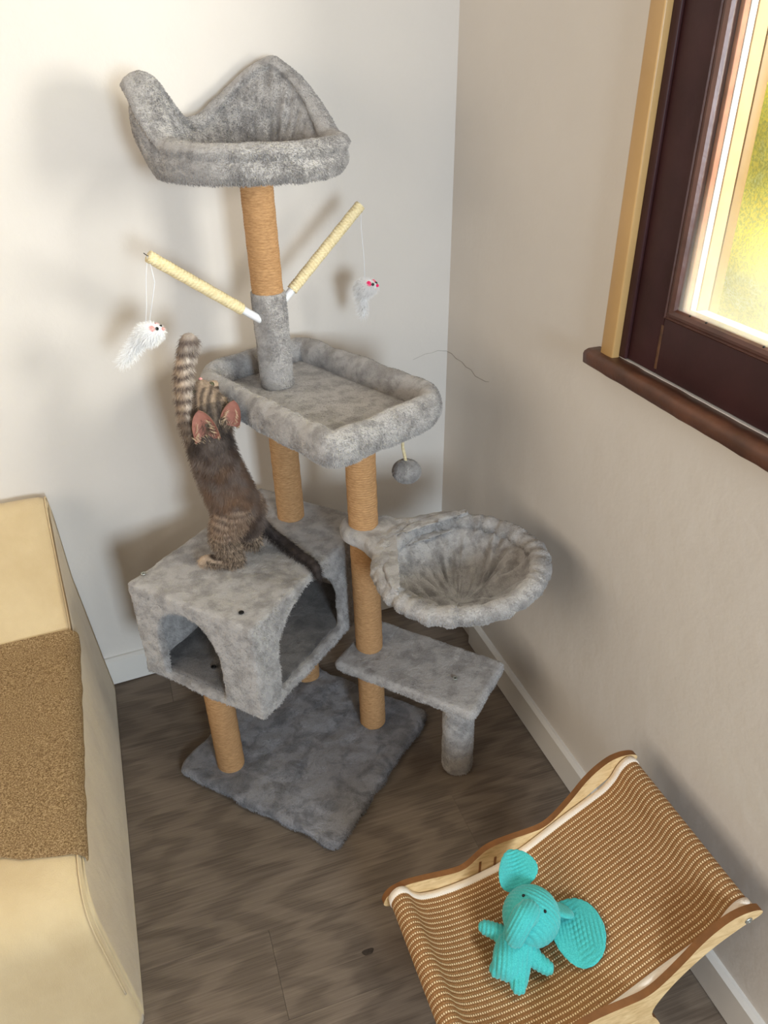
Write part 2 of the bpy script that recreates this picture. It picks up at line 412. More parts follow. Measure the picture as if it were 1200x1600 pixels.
def glass_mat():
    m, nt, b = new_mat('dusty_textured_glass'); out = nt.nodes['Material Output']; v = coords(nt)
    tr = N(nt, 'ShaderNodeBsdfTransparent'); tr.inputs[0].default_value = (.97, .98, .96, 1)
    tl = N(nt, 'ShaderNodeBsdfTranslucent'); tl.inputs[0].default_value = (.93, .96, .95, 1)
    gl = N(nt, 'ShaderNodeBsdfGlossy'); gl.inputs['Roughness'].default_value = .10
    pat = noise_(nt, v, 240, 2, .6)
    sep = N(nt, 'ShaderNodeSeparateXYZ'); t = N(nt, 'ShaderNodeTexCoord'); nt.links.new(t.outputs['Object'], sep.inputs[0])
    low = N(nt, 'ShaderNodeMapRange'); nt.links.new(sep.outputs[2], low.inputs[0]); low.inputs[1].default_value = .10; low.inputs[2].default_value = .32; low.inputs[3].default_value = .20; low.inputs[4].default_value = .010
    f = math_(nt, 'MULTIPLY', low.outputs[0], math_(nt, 'ADD', .55, noise_(nt, v, 9, 4, .6)))
    f = math_(nt, 'ADD', f, math_(nt, 'MULTIPLY', pat, .004))
    m1 = N(nt, 'ShaderNodeMixShader'); nt.links.new(f, m1.inputs[0]); nt.links.new(tr.outputs[0], m1.inputs[1]); nt.links.new(tl.outputs[0], m1.inputs[2])
    m2 = N(nt, 'ShaderNodeMixShader'); m2.inputs[0].default_value = .02; nt.links.new(m1.outputs[0], m2.inputs[1]); nt.links.new(gl.outputs[0], m2.inputs[2])
    nt.links.new(m2.outputs[0], out.inputs[0]); return m
wbox(G(), .617, 1.74, 1.186, 2.24, -.017, -.013).build('glass', glass_mat(), win, smooth=False)
wbox(G(), .6195, .628, 1.186, 2.24, -.028, -.0185).build('outer_bead', PINKW, win, bevel=.001)
wbox(G(), .6195, .629, 1.186, 2.24, -.040, -.029).build('putty_line', PUTTY, win, bevel=.001)
wbox(G(), .59, .6305, 1.10, 2.24, -.063, -.041).build('outer_lining', PALE, win, bevel=.001)
wbox(G(), .59, .632, 1.08, 2.24, -.082, -.064).build('outer_frame', OCHRE, win, bevel=.001)
wbox(G(), .6195, 1.74, 1.176, 1.188, -.060, -.018).build('putty_line', PUTTY, win, bevel=.001)
for s in (.652, .690, .812): G().sphere(WR(s, 1.1885, -.0105), .0022, 8, 6).build('glazing_pin', BLACK, win)
# the hedge outside, yellow-flowering, close to the glass
def hedge_mat():
    m, nt, b = new_mat('yellow_foliage'); v = coords(nt)
    n1 = noise_(nt, v, 130, 4, .75); n2 = noise_(nt, v, 7, 4, .6)
    c = ramp(nt, n2, [(.33, srgb(255, 236, 60)), (.50, srgb(252, 244, 110)), (.60, srgb(232, 242, 180)), (.72, srgb(250, 252, 244))])
    c = mixc(nt, ramp(nt, n1, [(.42, (1, 1, 1)), (.56, (0, 0, 0))]), c, srgb(206, 208, 96))
    nt.links.new(c, b.inputs['Base Color']); b.inputs['Roughness'].default_value = .8; bump_(nt, b, n1, .5, .01); return m
hm = G(); gs, gz = np.linspace(-2.6, 1.9, 60), np.linspace(-.2, 2.6, 40)
fr = np.array([[WR(s, z, -.70-.05*mnoise.noise(Vector((s*6, z*6, 0)))-.02*mnoise.noise(Vector((s*22, z*22, 3)))) for z in gz] for s in gs])
bk = np.array([[WR(s, z, -1.05) for z in gz] for s in gs])
hm.grid(fr); hm.grid(bk)
for (i0, i1) in ((0, None), (59, None)): hm.grid(np.stack([fr[i0], bk[i0]]))
for j0 in (0, 39): hm.grid(np.stack([fr[:, j0], bk[:, j0]]))
tag(hm.build('hedge', hedge_mat()), 'yellow-green hedge seen blurred through the window glass', 'hedge')

# ------------------------------------------------------------------ sofa with its slipcover, at the left
SO = A3(-.781, 1.646, 0); SD = A3(.338, -.941, 0); SN = A3(.941, .338, 0)   # SD: off the wall; SN: towards the tree
def cover_mat():
    m, nt, b = new_mat('cream_slipcover'); v = coords(nt)
    n = noise_(nt, v, 5, 4, .6); w = noise_(nt, coords(nt, scale=(1, 1, .35)), 34, 4, .6)
    c = ramp(nt, n, [(.3, srgb(198, 174, 134)), (.7, srgb(218, 197, 158))]); c = mixc(nt, math_(nt, 'MULTIPLY', w, .4), c, srgb(188, 163, 124))
    nt.links.new(c, b.inputs['Base Color']); b.inputs['Roughness'].default_value = .9; b.inputs['Specular IOR Level'].default_value = .15
    b.inputs['Sheen Weight'].default_value = .25
    h = math_(nt, 'ADD', math_(nt, 'MULTIPLY', w, .9), math_(nt, 'MULTIPLY', noise_(nt, v, 500, 2), .25)); bump_(nt, b, h, .5, .006); return m
COVER = cover_mat()
sofa = thing('sofa', 'cream slipcovered sofa against the back wall, end turned to the cat tree', 'sofa', SO)
# side profile (distance from the wall, height), walked from the wall foot over back and seat to the front foot
prof = np.array([(.004, 0), (.004, .30), (.006, .57), (.012, .634), (.030, .660), (.060, .650), (.12, .577), (.20, .466), (.245, .415), (.275, .400), (.34, .398), (.50, .396), (.70, .398), (.84, .396), (.905, .386), (.945, .360), (.962, .320), (.966, .20), (.972, 0)])
L = np.r_[0, np.cumsum(np.linalg.norm(np.diff(prof, axis=0), axis=1))]; tt = np.linspace(0, L[-1], 110)
PR = np.stack([np.interp(tt, L, prof[:, 0]), np.interp(tt, L, prof[:, 1])], 1)
for _ in range(2): PR[1:-1] = .25*PR[:-2]+.5*PR[1:-1]+.25*PR[2:]
pc = A3(.5, .15)
def sside(d, z): return -.036*min(1, max(0, z/.40))-.006*max(0, (z-.4)/.25)   # the side leans in towards its top
def so3(d, z, w): return SO+SD*(d-min(0, w)*.066*max(0, 1-d/.5))+SN*w+UZ*z
rows = []
for w, inset in ((-1.25, 0), (-.9, 0), (-.6, 0), (-.4, 0), (-.25, 0), (-.15, 0), (-.08, 0), (-.04, 0), (-.020, .0012), (-.010, .004), (-.004, .009), (-.001, .015), (0, .022)):
    row = []
    for i, (d, z) in enumerate(PR):
        q = A3(d, z); a = PR[max(0, i-1)]; b_ = PR[min(len(PR)-1, i+1)]; t = (b_-a)/np.linalg.norm(b_-a); nrm = A3(t[1], -t[0])   # inward
        p = q+nrm*inset
        if z < .02: p[1] = z
        lump = .004*mnoise.noise(Vector((d*7, z*7, w*6)))
        row.append(so3(p[0], max(p[1]+lump*(z > .05), 0.001), w+sside(d, z)))
    rows.append(row)
for s_ in np.linspace(.96, .001, 25):               # the side panel, filled towards the middle
    row = []
    for d, z in PR:
        p = pc+(A3(d, z)-pc)*s_
        fold = .004*mnoise.noise(Vector((p[0]*9, p[1]*4+p[0]*6, 2)))*(1-s_)**.3
        row.append(so3(p[0], max(.001, p[1]), .001+fold+sside(*p)))
    rows.append(row)
g = G().grid(np.array(rows), cv=True); link_mesh('slipcover', g.mesh('slipcover'), COVER, sofa)
sm = [so3(d, z, sside(d, z)-.004) for d, z in PR[8:]]; sp = []
for i, (d, z) in enumerate(PR[6:104]):
    a = PR[5+i]; b_ = PR[7+i]; t = (b_-a)/np.linalg.norm(b_-a); nrm = A3(t[1], -t[0]); q = A3(d, z)+nrm*.0035
    sp.append(so3(q[0], q[1], sside(d, z)-.0045))
G().tube(sp, .0016, 6).build('piping', COVER, sofa)
def throw_mat():
    m, nt, b = new_mat('brown_woven_throw'); v = coords(nt)
    n = noise_(nt, coords(nt, scale=(1, 1, 1)), 360, 3, .8); n2 = noise_(nt, v, 700, 2, .6)
    c = ramp(nt, n, [(.34, srgb(98, 74, 48)), (.5, srgb(160, 130, 92)), (.66, srgb(212, 184, 142))])
    nt.links.new(c, b.inputs['Base Color']); b.inputs['Roughness'].default_value = .95; b.inputs['Specular IOR Level'].default_value = .1
    bump_(nt, b, math_(nt, 'ADD', n, n2), .8, .004); return m
top, bot = [], []
rng = np.linspace(.262, .868, 46)
for k, d0 in enumerate(rng):
    a, b_ = [], []
    for w in list(np.linspace(-.9, -.03, 30))+[-.012, -.002, .006, .010, .0115, .0115]:
        edge = 0.0
        d = d0
        if k > 30: d = d0+(k-30)/15*(.022*math.sin((w+.06)*26)*(1 if w < -.1 else .45)-.012)
        z = float(np.interp(d, PR[38:91, 0], PR[38:91, 1]))
        wav = .003*mnoise.noise(Vector((d*22, 0, 7)))
        lift = .0065+.0015*mnoise.noise(Vector((d*9, w*9, 3)))
        drop = 0 if w < -.003 else (.004 if w < .004 else .010 if w < .008 else .016 if w < .0112 else .022)
        wv = w-.036+(wav if w > 0 else 0)-.0005
        if drop and a and len(a) == 35: drop += .008
        a.append(so3(d, z+lift-drop, wv)); b_.append(so3(d, z+lift-.004-drop, wv-(.0035 if w > -.003 else 0)))
    top.append(a); bot.append(b_)
top, bot = np.array(top), np.array(bot); g = G().grid(top).grid(bot)
for q in (0, -1): g.grid(np.stack([top[q], bot[q]])); g.grid(np.stack([top[:, q], bot[:, q]]))
tag(g.build('throw', throw_mat(), org=so3(.55, .4, -.3)), 'brown woven throw spread across the sofa seat', 'throw')

# ------------------------------------------------------------------ the cat tree
F0 = A3(-.27, 1.2, 0); E1 = A3(-.875, .485, 0); E2 = A3(.485, .875, 0)      # house frame: front corner, along its front, along its right side
def HF(a, b, z): return F0+a*E1+b*E2+UZ*z-A3(1, 0, 0)*.02*(z-.56)
def lean(p): return A3(p[0]-.02*p[2], p[1], p[2])                           # the whole tree leans a touch
tree = thing('cat_tree', 'tall grey plush cat tree with house, hammock, step and jute posts in the corner', 'cat tree', HF(.04, .21, 0))

# base plate
def hf_base(x, y, z): return HF(x, y, z)-A3(1, 0, 0)*.0112
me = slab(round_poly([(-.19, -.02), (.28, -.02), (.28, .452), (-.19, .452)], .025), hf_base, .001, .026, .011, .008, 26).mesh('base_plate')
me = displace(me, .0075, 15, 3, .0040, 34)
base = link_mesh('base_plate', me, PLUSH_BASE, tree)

# posts wound with jute
def wound(name, a, b, r, pitch, amp, mat, parent, seg=36, per=6, hand=1):
    a, b = A3(*a), A3(*b); Lg = np.linalg.norm(b-a); n = max(8, int(Lg/pitch*per)); t = (b-a)/Lg
    u = np.cross(t, A3(.3, 1, 0)); u /= np.linalg.norm(u); w = np.cross(t, u)
    th = np.linspace(0, 2*pi, seg, endpoint=False); R = []
    for i in range(n+1):
        s = Lg*i/n; ph = np.abs(np.cos(pi*(s/pitch+hand*th/(2*pi)))); rr = r-amp+amp*np.sqrt(np.clip(1-(1-ph)**2, 0, 1))
        rr = rr+.0003*np.sin(s*160+th*3)
        R.append(a+t*s+np.cos(th)[:, None]*u*rr[:, None]+np.sin(th)[:, None]*w*rr[:, None])
    g = G().grid(np.array(R), cv=True); m = n*seg
    g.f += [tuple(range(seg)), tuple(m+k for k in range(seg))]; g.m += [0, 0]
    return g.build(name, mat, parent)
def post(x, y, z0, z1, r=.0335, name='scratching_post'): return wound(name, lean((x, y, z0)), lean((x, y, z1)), r, .0058, .0020, SISAL, tree)
P1, P2, P3 = (-.389, 1.328), (-.034, 1.468), (-.222, 1.644)
post(*P1, .025, .30); post(*P3, .025, .30)
post(*P2, .025, .262); post(*P2, .284, .610); post(*P2, .636, .884)
post(*P3, .559, .884); post(*P3, 1.10, 1.352)

# house: plush covered box with two arched doorways
def prism(poly, fn, d0, d1):
    g = G(); n = len(poly); V = [fn(u, z, d0) for u, z in poly]+[fn(u, z, d1) for u, z in poly]
    return g.add(V, [tuple(range(n)), tuple(range(n, 2*n))]+[(i, (i+1) % n, n+(i+1) % n, n+i) for i in range(n)])
def hbox(a0, a1, b0, b1, z0, z1):
    g = G(); V = [HF(a, b, z) for a in (a0, a1) for b in (b0, b1) for z in (z0, z1)]
    return g.add(V, [(0, 1, 3, 2), (4, 6, 7, 5), (0, 4, 5, 1), (2, 3, 7, 6), (0, 2, 6, 4), (1, 5, 7, 3)])
def arch(c, hw, z0, zs, rise): return [(c-hw, z0), (c+hw, z0)]+[(c+hw*math.cos(t), zs+rise*math.sin(t)) for t in np.linspace(0, pi, 22)]
HA, HB = .342, .49
shell = remeshed(hbox(0, HA, 0, HB, .301, .559), .0055, 7,
    cuts=[hbox(.021, HA-.021, .021, HB-.021, .321, .540),
          prism(arch(.192, .086, .318, .430, .088), lambda u, z, d: HF(u, d, z), -.05, .06),
          prism(arch(.206, .128, .327, .405, .132), lambda u, z, d: HF(d, u, z), -.05, .06)])
shell = displace(shell, .0035, 14, 1, .0016, 55)
house = link_mesh('house_shell', shell, PLUSH, tree)
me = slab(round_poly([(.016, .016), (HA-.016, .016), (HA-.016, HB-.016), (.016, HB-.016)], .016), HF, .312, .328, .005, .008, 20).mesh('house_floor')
hfl = link_mesh('house_floor', displace(me, .0018, 24, 8, .001, 60), PLUSH_SHADED, tree)
def screw(p, n=(0, 0, 1), r=.0058, mat=STEEL):
    p = A3(*p); n = A3(*n); u = np.cross(n, A3(.2, 1, .1)); u /= np.linalg.norm(u); w = np.cross(n, u)
    th = np.linspace(0, 2*pi, 16, endpoint=False)
    R = [[p+n*h+rr*(math.cos(t)*u+math.sin(t)*w) for t in th] for rr, h in ((r, 0), (r, .0016), (r*.85, .0024), (r*.5, .0022), (r*.45, .0008))]
    g = G().grid(np.array(R), cv=True); b = g.n-16; g.f.append(tuple(b+k for k in range(16))); g.m.append(1)
    return g.build('screw', [mat, BLACK], tree)
screw((-.537, 1.394, .5625)); screw((-.297, 1.252, .5625), mat=BLACK); screw((-.400, 1.345, .3305), mat=BLACK)

# step with its short furry leg
me = slab(round_poly([(-.386, .250), (-.018, .250), (-.018, .448), (-.386, .448)], .016), HF, .258, .285, .011, .007, 22).mesh('step_board')
step = link_mesh('step_board', displace(me, .0016, 28, 5, .001, 70), PLUSH, tree)
screw((.164, 1.345, .2885))
def sleeve(name, x, y, z0, z1, r, mat, flare=0):
    zz = np.r_[z0, z0+.004, np.linspace(z0+.01, z1-.004, 30), z1]; R = []
    th = np.linspace(0, 2*pi, 40, endpoint=False)
    for i, z in enumerate(zz):
        rr = r*(.86 if i == 0 else .97 if i == 1 else 1)+flare*max(0, (z-z1+.04)/.04)**2
        c = lean((x, y, z)); R.append([c+A3(math.cos(t), math.sin(t), 0)*(rr+.0015*mnoise.noise(Vector((math.cos(t)*2, math.sin(t)*2, z*30)))) for t in th])
    g = G().grid(np.array(R), cv=True); g.f += [tuple(range(40)), tuple((len(zz)-1)*40+k for k in range(40))]; g.m += [0, 0]
    return g.build(name, mat, tree)
leg = sleeve('step_leg', .1785, 1.338, .001, .262, .0375, PLUSH, .006)
cuff = sleeve('plush_sleeve', *P3, .905, 1.118, .0365, PLUSH)

# upper platform: board with a bolster around it, set along the two posts
PC = A3(-.150, 1.572, 0); PA = A3(math.cos(math.radians(-47)), math.sin(math.radians(-47)), 0); PB = A3(-PA[1], PA[0], 0)
def PFm(a, b, z): return PC+a*PA+b*PB+UZ*z
pl_out = [(-.235, -.150), (.252, -.158), (.245, .150), (-.235, .150)]
me = slab(round_poly(pl_out, [.07, .018, .06, .03]), PFm, .880, .906, .008, .008, 20).mesh('platform_board')
plat = link_mesh('platform_board', displace(me, .0014, 24, 6, .001, 60), PLUSH, tree)
ring2 = resample(round_poly(pl_out, [.09, .020, .085, .035], 10), .006)
P = np.array([PFm(a, b, .915) for a, b in ring2]); n = len(P); sgm = 20
T = np.roll(P, -1, 0)-np.roll(P, 1, 0); T /= np.linalg.norm(T, axis=1)[:, None]; O = np.cross(T, UZ); c0 = P.mean(0)
if ((P-c0)*O).sum() < 0: O = -O
th = np.linspace(0, 2*pi, sgm, endpoint=False); R = []
for i in range(n):
    s = i*.006
    puff = 1+.06*math.sin(s*52)*math.sin(s*17)+.05*mnoise.noise(Vector((s*20, 0, 0)))
    wr = [1+.05*mnoise.noise(Vector((s*60, math.cos(t)*1.2, math.sin(t)*1.2))) for t in th]
    R.append([P[i]+O[i]*(.026*math.cos(t)*puff*k)+UZ*(.037*math.sin(t)*puff*k+.004) for t, k in zip(th, wr)])
bol = G().grid(np.array(R), cu=True, cv=True).build('platform_bolster', PLUSH, tree)
screw((.062, 1.502, .9085))

# toy rods on both sides of the sleeve
def rod(base, az, el, length):
    d = A3(math.cos(el)*math.cos(az), math.cos(el)*math.sin(az), math.sin(el)); b = A3(*base); t = b+d*length
    o = G().tube([b-d*.02, b, b+d*.1, t-d*.004, t], [.0085]*5, 16).build('toy_rod', WHITE_PLASTIC, tree)
    wound('rope_wrap', b+d*.042, t+d*.002, .0122, .0068, .0030, CREAM_ROPE, o, 20, 9)
    return t, d
tipL, dL = rod((-.266, 1.615, 1.070), math.radians(-146), math.radians(36.2), .262)
tipR, dR = rod((-.222, 1.655, 1.086), math.radians(31), math.radians(42), .275)
# little wire hook on the left rod's end
hk = [tipL-dL*.004, tipL+dL*.006, tipL+dL*.012+UZ*.001]
G().tube(hk, .0009, 6).build('wire_hook', BLACK, tree)

# hammock: wire ring in thick plush, a collar round the post and a loose bowl
HC = A3(.160, 1.341, 0); HZ = .622
HU = -E1; HV = E2
def HM(u, v, z): return HC+u*HU+v*HV+UZ*z
RU, RV = .166, .180
def rimz(t): return HZ+.006*math.cos(2*t)-.012*math.cos(t)*0
ns = 180; R = []; th = np.linspace(0, 2*pi, 18, endpoint=False)
for i in range(ns):
    t = 2*pi*i/ns; rad = A3(math.cos(t)*RV, math.sin(t)*RU, 0); rad /= np.linalg.norm(rad)
    c = HM(RU*math.cos(t), RV*math.sin(t), rimz(t)); o_ = HU*rad[0]+HV*rad[1]
    gather = 1+.05*math.sin(t*31+4*math.sin(t*3))+.22*mnoise.noise(Vector((math.cos(t)*13, math.sin(t)*13, 7)))+.10*mnoise.noise(Vector((math.cos(t)*6, math.sin(t)*6, 4)))
    c = c+UZ*.004*mnoise.noise(Vector((math.cos(t)*5, math.sin(t)*5, 9)))+o_*.004*mnoise.noise(Vector((math.cos(t)*6, math.sin(t)*6, 19)))
    R.append([c+o_*(.0205*gather*math.cos(k))+UZ*(.0175*gather*math.sin(k)) for k in th])
hrim = G().grid(np.array(R), cu=True, cv=True).build('hammock_rim', PLUSH, tree)
nr, nt_ = 46, 150; RR = []
HAM_D = .105
for j in range(nr):
    r = 1-j/(nr-1)*.985; row = []
    for i in range(nt_):
        t = 2*pi*i/nt_; x, y = r*math.cos(t), r*math.sin(t)
        dep = HAM_D*(1-r**2.6)
        w_ = (r*(1-r))*3.4
        far = .5+.5*math.sin(t+.35)
        rd_ = 1-abs(mnoise.noise(Vector((math.cos(t)*3.4+r*.8, math.sin(t)*3.4-r*.5, r*1.1+3))))*2.6       # plump pleats with tight creases
        r2 = 1-abs(mnoise.noise(Vector((math.cos(t)*7+r, math.sin(t)*7, r*2+8))))*2.4
        q = 17*(.25*x+.97*y)+1.6*mnoise.noise(Vector((x*2.2, y*2.2, 1)))
        lng = .016*(abs(math.sin(q))**.6-.6)*(1-r**4)*(1-.75*far)
        rowz = -dep+r*r*(1-r)*6*(.024*rd_+.012*r2)*(.45+1.0*far)+lng
        row.append(HM(RU*.965*x*(1+.035*w_*rd_), RV*.965*y*(1+.035*w_*rd_), rimz(t)+rowz-.004))
    RR.append(row)
RR = np.array(RR); g = G().grid(RR, cv=True); b = g.n-nt_; g.f.append(tuple(b+k for k in range(nt_))); g.m.append(0)
O2 = RR-UZ*.008; g2 = G().grid(O2, cv=True); g.add(np.concatenate(g2.v), g2.f); b = g.n-nt_; g.f.append(tuple(b+k for k in range(nt_))); g.m.append(0)
bowl = g.build('hammock_bowl', PLUSH_SHADED if False else PLUSH, tree)
pu, pv = float((lean((*P2, HZ))-HC).dot(HU)), float((lean((*P2, HZ))-HC).dot(HV))
ol = [(pu+.054*math.cos(t), pv+.054*math.sin(t)) for t in np.linspace(math.radians(80), math.radians(280), 16)]
def arc(t, f): return (f*RU*math.cos(t), f*RV*math.sin(t))
aa = np.linspace(math.radians(252), math.radians(108), 25); mid = 1-np.abs(np.linspace(-1, 1, 25))**2
ol += [(pu+.035, pv-.062), (-.158, -.085)]+[arc(t, 1.10-.06*k) for t, k in zip(np.radians([224, 232, 240, 247]), (0, .15, .5, .9))]
ol += [arc(t, 1.03-.19*m_) for t, m_ in zip(aa, mid**.6)]
ol += [arc(t, 1.10-.06*k) for t, k in zip(np.radians([113, 120, 128, 136]), (.9, .5, .15, 0))]+[(-.158, .095), (pu+.035, pv+.066)]
me = slab(np.array(ol), HM, .606, .643, .014, .006, 16).mesh('hammock_collar')
collar = link_mesh('hammock_collar', displace(me, .004, 26, 4, .002, 60), PLUSH, tree)

# top bed: padded floor and a wall that rises into two ears
BC = A3(-.256, 1.640, 0)
def to_bed(x, y, z): return BC+A3(x, y, z)
me = slab(np.array([(.160*math.cos(t), .160*math.sin(t)) for t in np.linspace(0, 2*pi, 60, endpoint=False)]), to_bed, 1.350, 1.392, .012, .01, 10).mesh('bed_floor')
link_mesh('bed_floor', displace(me, .0015, 25, 2), PLUSH, tree)
def ear(t, c, w):
    d = (math.degrees(t)-c+180) % 360-180; d = abs(d)/w
    return max(0, 1-d)**1.0 if d < 1 else 0
ns = 200; R = []
for i in range(ns):
    t = 2*pi*i/ns; deg = math.degrees(t)
    eL = ear(t, 192, 30 if 192 < deg < 300 else 48); eR = ear(t, 80, 56)
    sm_ = lambda e, p: (e*e*(3-2*e))*(1-p)+e*p
    hL, hR = math.sin(eL*pi/2)**1.5, sm_(eR, .45)
    back = .5+.5*math.cos(t-math.radians(128)); back = back**2
    h = .050+.026*back+.092*hL+.112*hR                       # wall height over its foot
    thick = .026+.010*hL-.003*hR
    leanout = .016+.018*hL+.026*hR
    foot = A3(.154*math.cos(t), .154*math.sin(t), 1.366); o_ = A3(math.cos(t), math.sin(t), 0)
    crease = 1+.09*mnoise.noise(Vector((math.cos(t)*9, math.sin(t)*9, 2)))
    sec = []
    # outer face up, over the rounded top, inner face down
    for s in np.linspace(0, 1, 12): sec.append((thick*(.75+.45*math.sin(pi*min(1, s*1.1))**.8)+leanout*s**1.4, -.014+(h-thick*.7+.014)*s))
    for k in np.linspace(0, pi, 9)[1:-1]: sec.append((thick*(.75+.30)*math.cos(k)*crease*.95+leanout, h-thick*.7+thick*.9*math.sin(k)))
    for s in np.linspace(1, 0, 12): sec.append((-thick*(.75+.35*math.sin(pi*s)**.8)*(1+.25*mnoise.noise(Vector((math.cos(t)*14, math.sin(t)*14, s*1.5))))+leanout*s**1.4, .010+(h-thick*.7-.010)*s))
    R.append([BC+foot+o_*a+UZ*b_ for a, b_ in sec])
g = G().grid(np.array(R), cu=True, cv=True); me = g.mesh('bed_wall')
bedw = link_mesh('bed_wall', displace(me, .0022, 40, 12, .0015, 18), PLUSH, tree)

# pompom on its cord, and two toy mice on strings
STRING = simple_mat('white_string', srgb(228, 230, 236), .7, .2)
def rnd_ball(c, r, amp=.0012):
    g = G().sphere(c, r, 36, 24); return displace(g.mesh('ball'), amp, 70, 2)
pp = thing('pompom', 'small grey plush pompom hanging on a cream cord under the upper platform', 'toy', (.051, 1.55, .734))
pb = link_mesh('ball', rnd_ball((.051, 1.55, .734), (.0315, .0315, .0265)), PLUSH, pp)
wound('cord', (.0505, 1.55, .758), (.044, 1.55, .790), .0036, .006, .001, CREAM_ROPE, pp, 12, 6)
wound('cord', (.044, 1.55, .788), (.037, 1.545, .884), .0036, .006, .001, CREAM_ROPE, pp, 12, 6)
WFUR = simple_mat('white_fur', srgb(253, 254, 255), .9, .1)
GFUR = simple_mat('pale_grey_fur', srgb(240, 240, 241), .9, .1)
PINK = simple_mat('hot_pink_felt', srgb(250, 30, 110), .7, .2)
PALEPINK = simple_mat('pale_pink_felt', srgb(242, 170, 165), .7, .2)
def mouse(label, c, fwd, string_top, fur, tail_dir, size, ear_m, tail_len, group=None, bl=.034):
    c = A3(*c); f = A3(*fwd); f /= np.linalg.norm(f); sd = np.cross(f, UZ); sd /= np.linalg.norm(sd); u = np.cross(sd, f)
    t = thing('toy_mouse', label, 'toy', c, group); ax = np.array([f, sd, u])
    g = G().sphere(c, (size*1.25, size*.80, size*.9), 24, 16, ax); g.sphere(c+f*size*.95-u*size*.1, (size*.62, size*.46, size*.5), 20, 12, ax)
    bme = remeshed(g, .003, 5); body = link_mesh('body', bme, fur, t)
    G().sphere(c+f*size*1.62-u*size*.08, .0034, 10, 8).build('nose', ear_m, t)
    for s in (-1, 1):
        G().sphere(c+f*size*1.25+u*size*.16+sd*s*size*.36, .0034, 10, 8).build('eye', BLACK, t)
        G().sphere(c+f*size*.80+u*size*.30+sd*s*size*.50, (.0066, .0034, .0066), 12, 10, ax).build('ear', ear_m, t)
    td = A3(*tail_dir); td /= np.linalg.norm(td); p0 = c-f*size*.7
    pts = [p0+td*tail_len*s+A3(1, 0, 0)*.006*math.sin(s*3)*s for s in np.linspace(0, 1, 14)]
    tl = G().tube(pts, np.interp(np.linspace(0, 1, 14), [0, .3, .8, 1], [bl*.30, bl*.24, bl*.16, .001]), 10).build('tail', fur, t)
    st = A3(*string_top); a = c+u*size*.7
    G().tube([st, st+(a-st)*.3+A3(-.0015, 0, 0), st+(a-st)*.7+A3(.001, 0, 0), a], .0008, 6).build('string', STRING, t)
    return t, body, tl
mL, mLb, mLt = mouse('white furry toy mouse with long tail hanging from the left rod', (-.464, 1.49, 1.080), (.85, -.2, .30), tipL+dL*.004, WFUR, (-.70, .05, -.72), .021, PALEPINK, .085)
st_ = tipL+dL*.004
G().tube([st_+A3(.002, 0, -.001), st_+A3(.006, 0, -.05), A3(-.462, 1.49, 1.093)], .0010, 6).build('string', STRING, mL)
mR, mRb, mRt = mouse('small pale grey toy mouse with pink ears hanging from the right rod', (-.036, 1.76, 1.098), (.80, -.50, .22), tipR+dR*.003, GFUR, (.02, .05, -1), .019, PINK, .072)

# ------------------------------------------------------------------ lounger at the lower right
LO = A3(-.004, .854, 0)
def LP(s, z, w): return LO+s*RN+w*RD+UZ*z              # s along the panels towards the wall, w across
PLY = None
def ply_mat():
    m, nt, b = new_mat('pale_plywood'); v = coords(nt, rot=(0, 0, -math.radians(19.1)), scale=(3, 40, 40))
    n = noise_(nt, v, 2.2, 5, .6, dist=.8); c = ramp(nt, n, [(.32, srgb(196, 160, 108)), (.55, srgb(224, 192, 142)), (.75, srgb(234, 206, 160))])
    nt.links.new(c, b.inputs['Base Color']); b.inputs['Roughness'].default_value = .45; b.inputs['Specular IOR Level'].default_value = .4; bump_(nt, b, n, .1, .002); return m
PLY = ply_mat(); BURNT = simple_mat('burnt_laser_edge', srgb(128, 84, 46), .6, .3, var=.2, vscale=30)
lg = thing('cat_lounger', 'low plywood cat lounger with a brown and cream woven sling by the right wall', 'cat bed', LP(.26, 0, .16))
top_edge = [(-.002, .192), (.006, .208), (.022, .217), (.048, .217), (.100, .206), (.147, .198), (.168, .204), (.188, .224), (.207, .241), (.246, .247), (.301, .247), (.325, .249), (.346, .262), (.379, .303), (.413, .357), (.451, .387), (.478, .397), (.500, .396), (.515, .389), (.519, .380)]
low_edge = [(.511, .372), (.489, .364), (.441, .335), (.402, .298), (.366, .248), (.343, .192), (.371, .155), (.392, .09), (.41, .03), (.418, .001), (.36, .001), (.345, .04), (.30, .085), (.24, .10), (.18, .09), (.135, .05), (.115, .001), (.055, .001), (.066, .06), (.078, .115), (.070, .150), (.04, .164), (.012, .170), (-.004, .179)]
def smooth_poly(p, it=2, keep=()):
    p = np.array(p, float)
    for _ in range(it):
        q = np.roll(p, -1, 0); p = np.stack([.75*p+.25*q, .25*p+.75*q], 1).reshape(-1, 2)
    return p
top_edge = [(s, z+.007*min(1, max(0, (s-.03)/.03))*min(1, max(0, (.49-s)/.04))) for s, z in top_edge]
outl = smooth_poly(top_edge+low_edge, 2)
def panel(w0, w1):
    g = G(); n = len(outl); bm = bmesh.new()
    V0 = [bm.verts.new(LP(s, max(z, .001), w0)) for s, z in outl]; V1 = [bm.verts.new(LP(s, max(z, .001), w1)) for s, z in outl]
    f0 = bm.faces.new(V0); f1 = bm.faces.new(V1)
    for i in range(n):
        f = bm.faces.new((V0[i], V0[(i+1) % n], V1[(i+1) % n], V1[i])); f.material_index = 1
    bm.normal_update(); bmesh.ops.triangulate(bm, faces=[f0, f1], ngon_method='EAR_CLIP'); bmesh.ops.recalc_face_normals(bm, faces=bm.faces)
    me = bpy.data.meshes.new('side_panel'); bm.to_mesh(me); bm.free()
    return link_mesh('side_panel', me, [PLY, BURNT], lg, smooth=False)
panel(-.012, .0); panel(.3185, .3305)
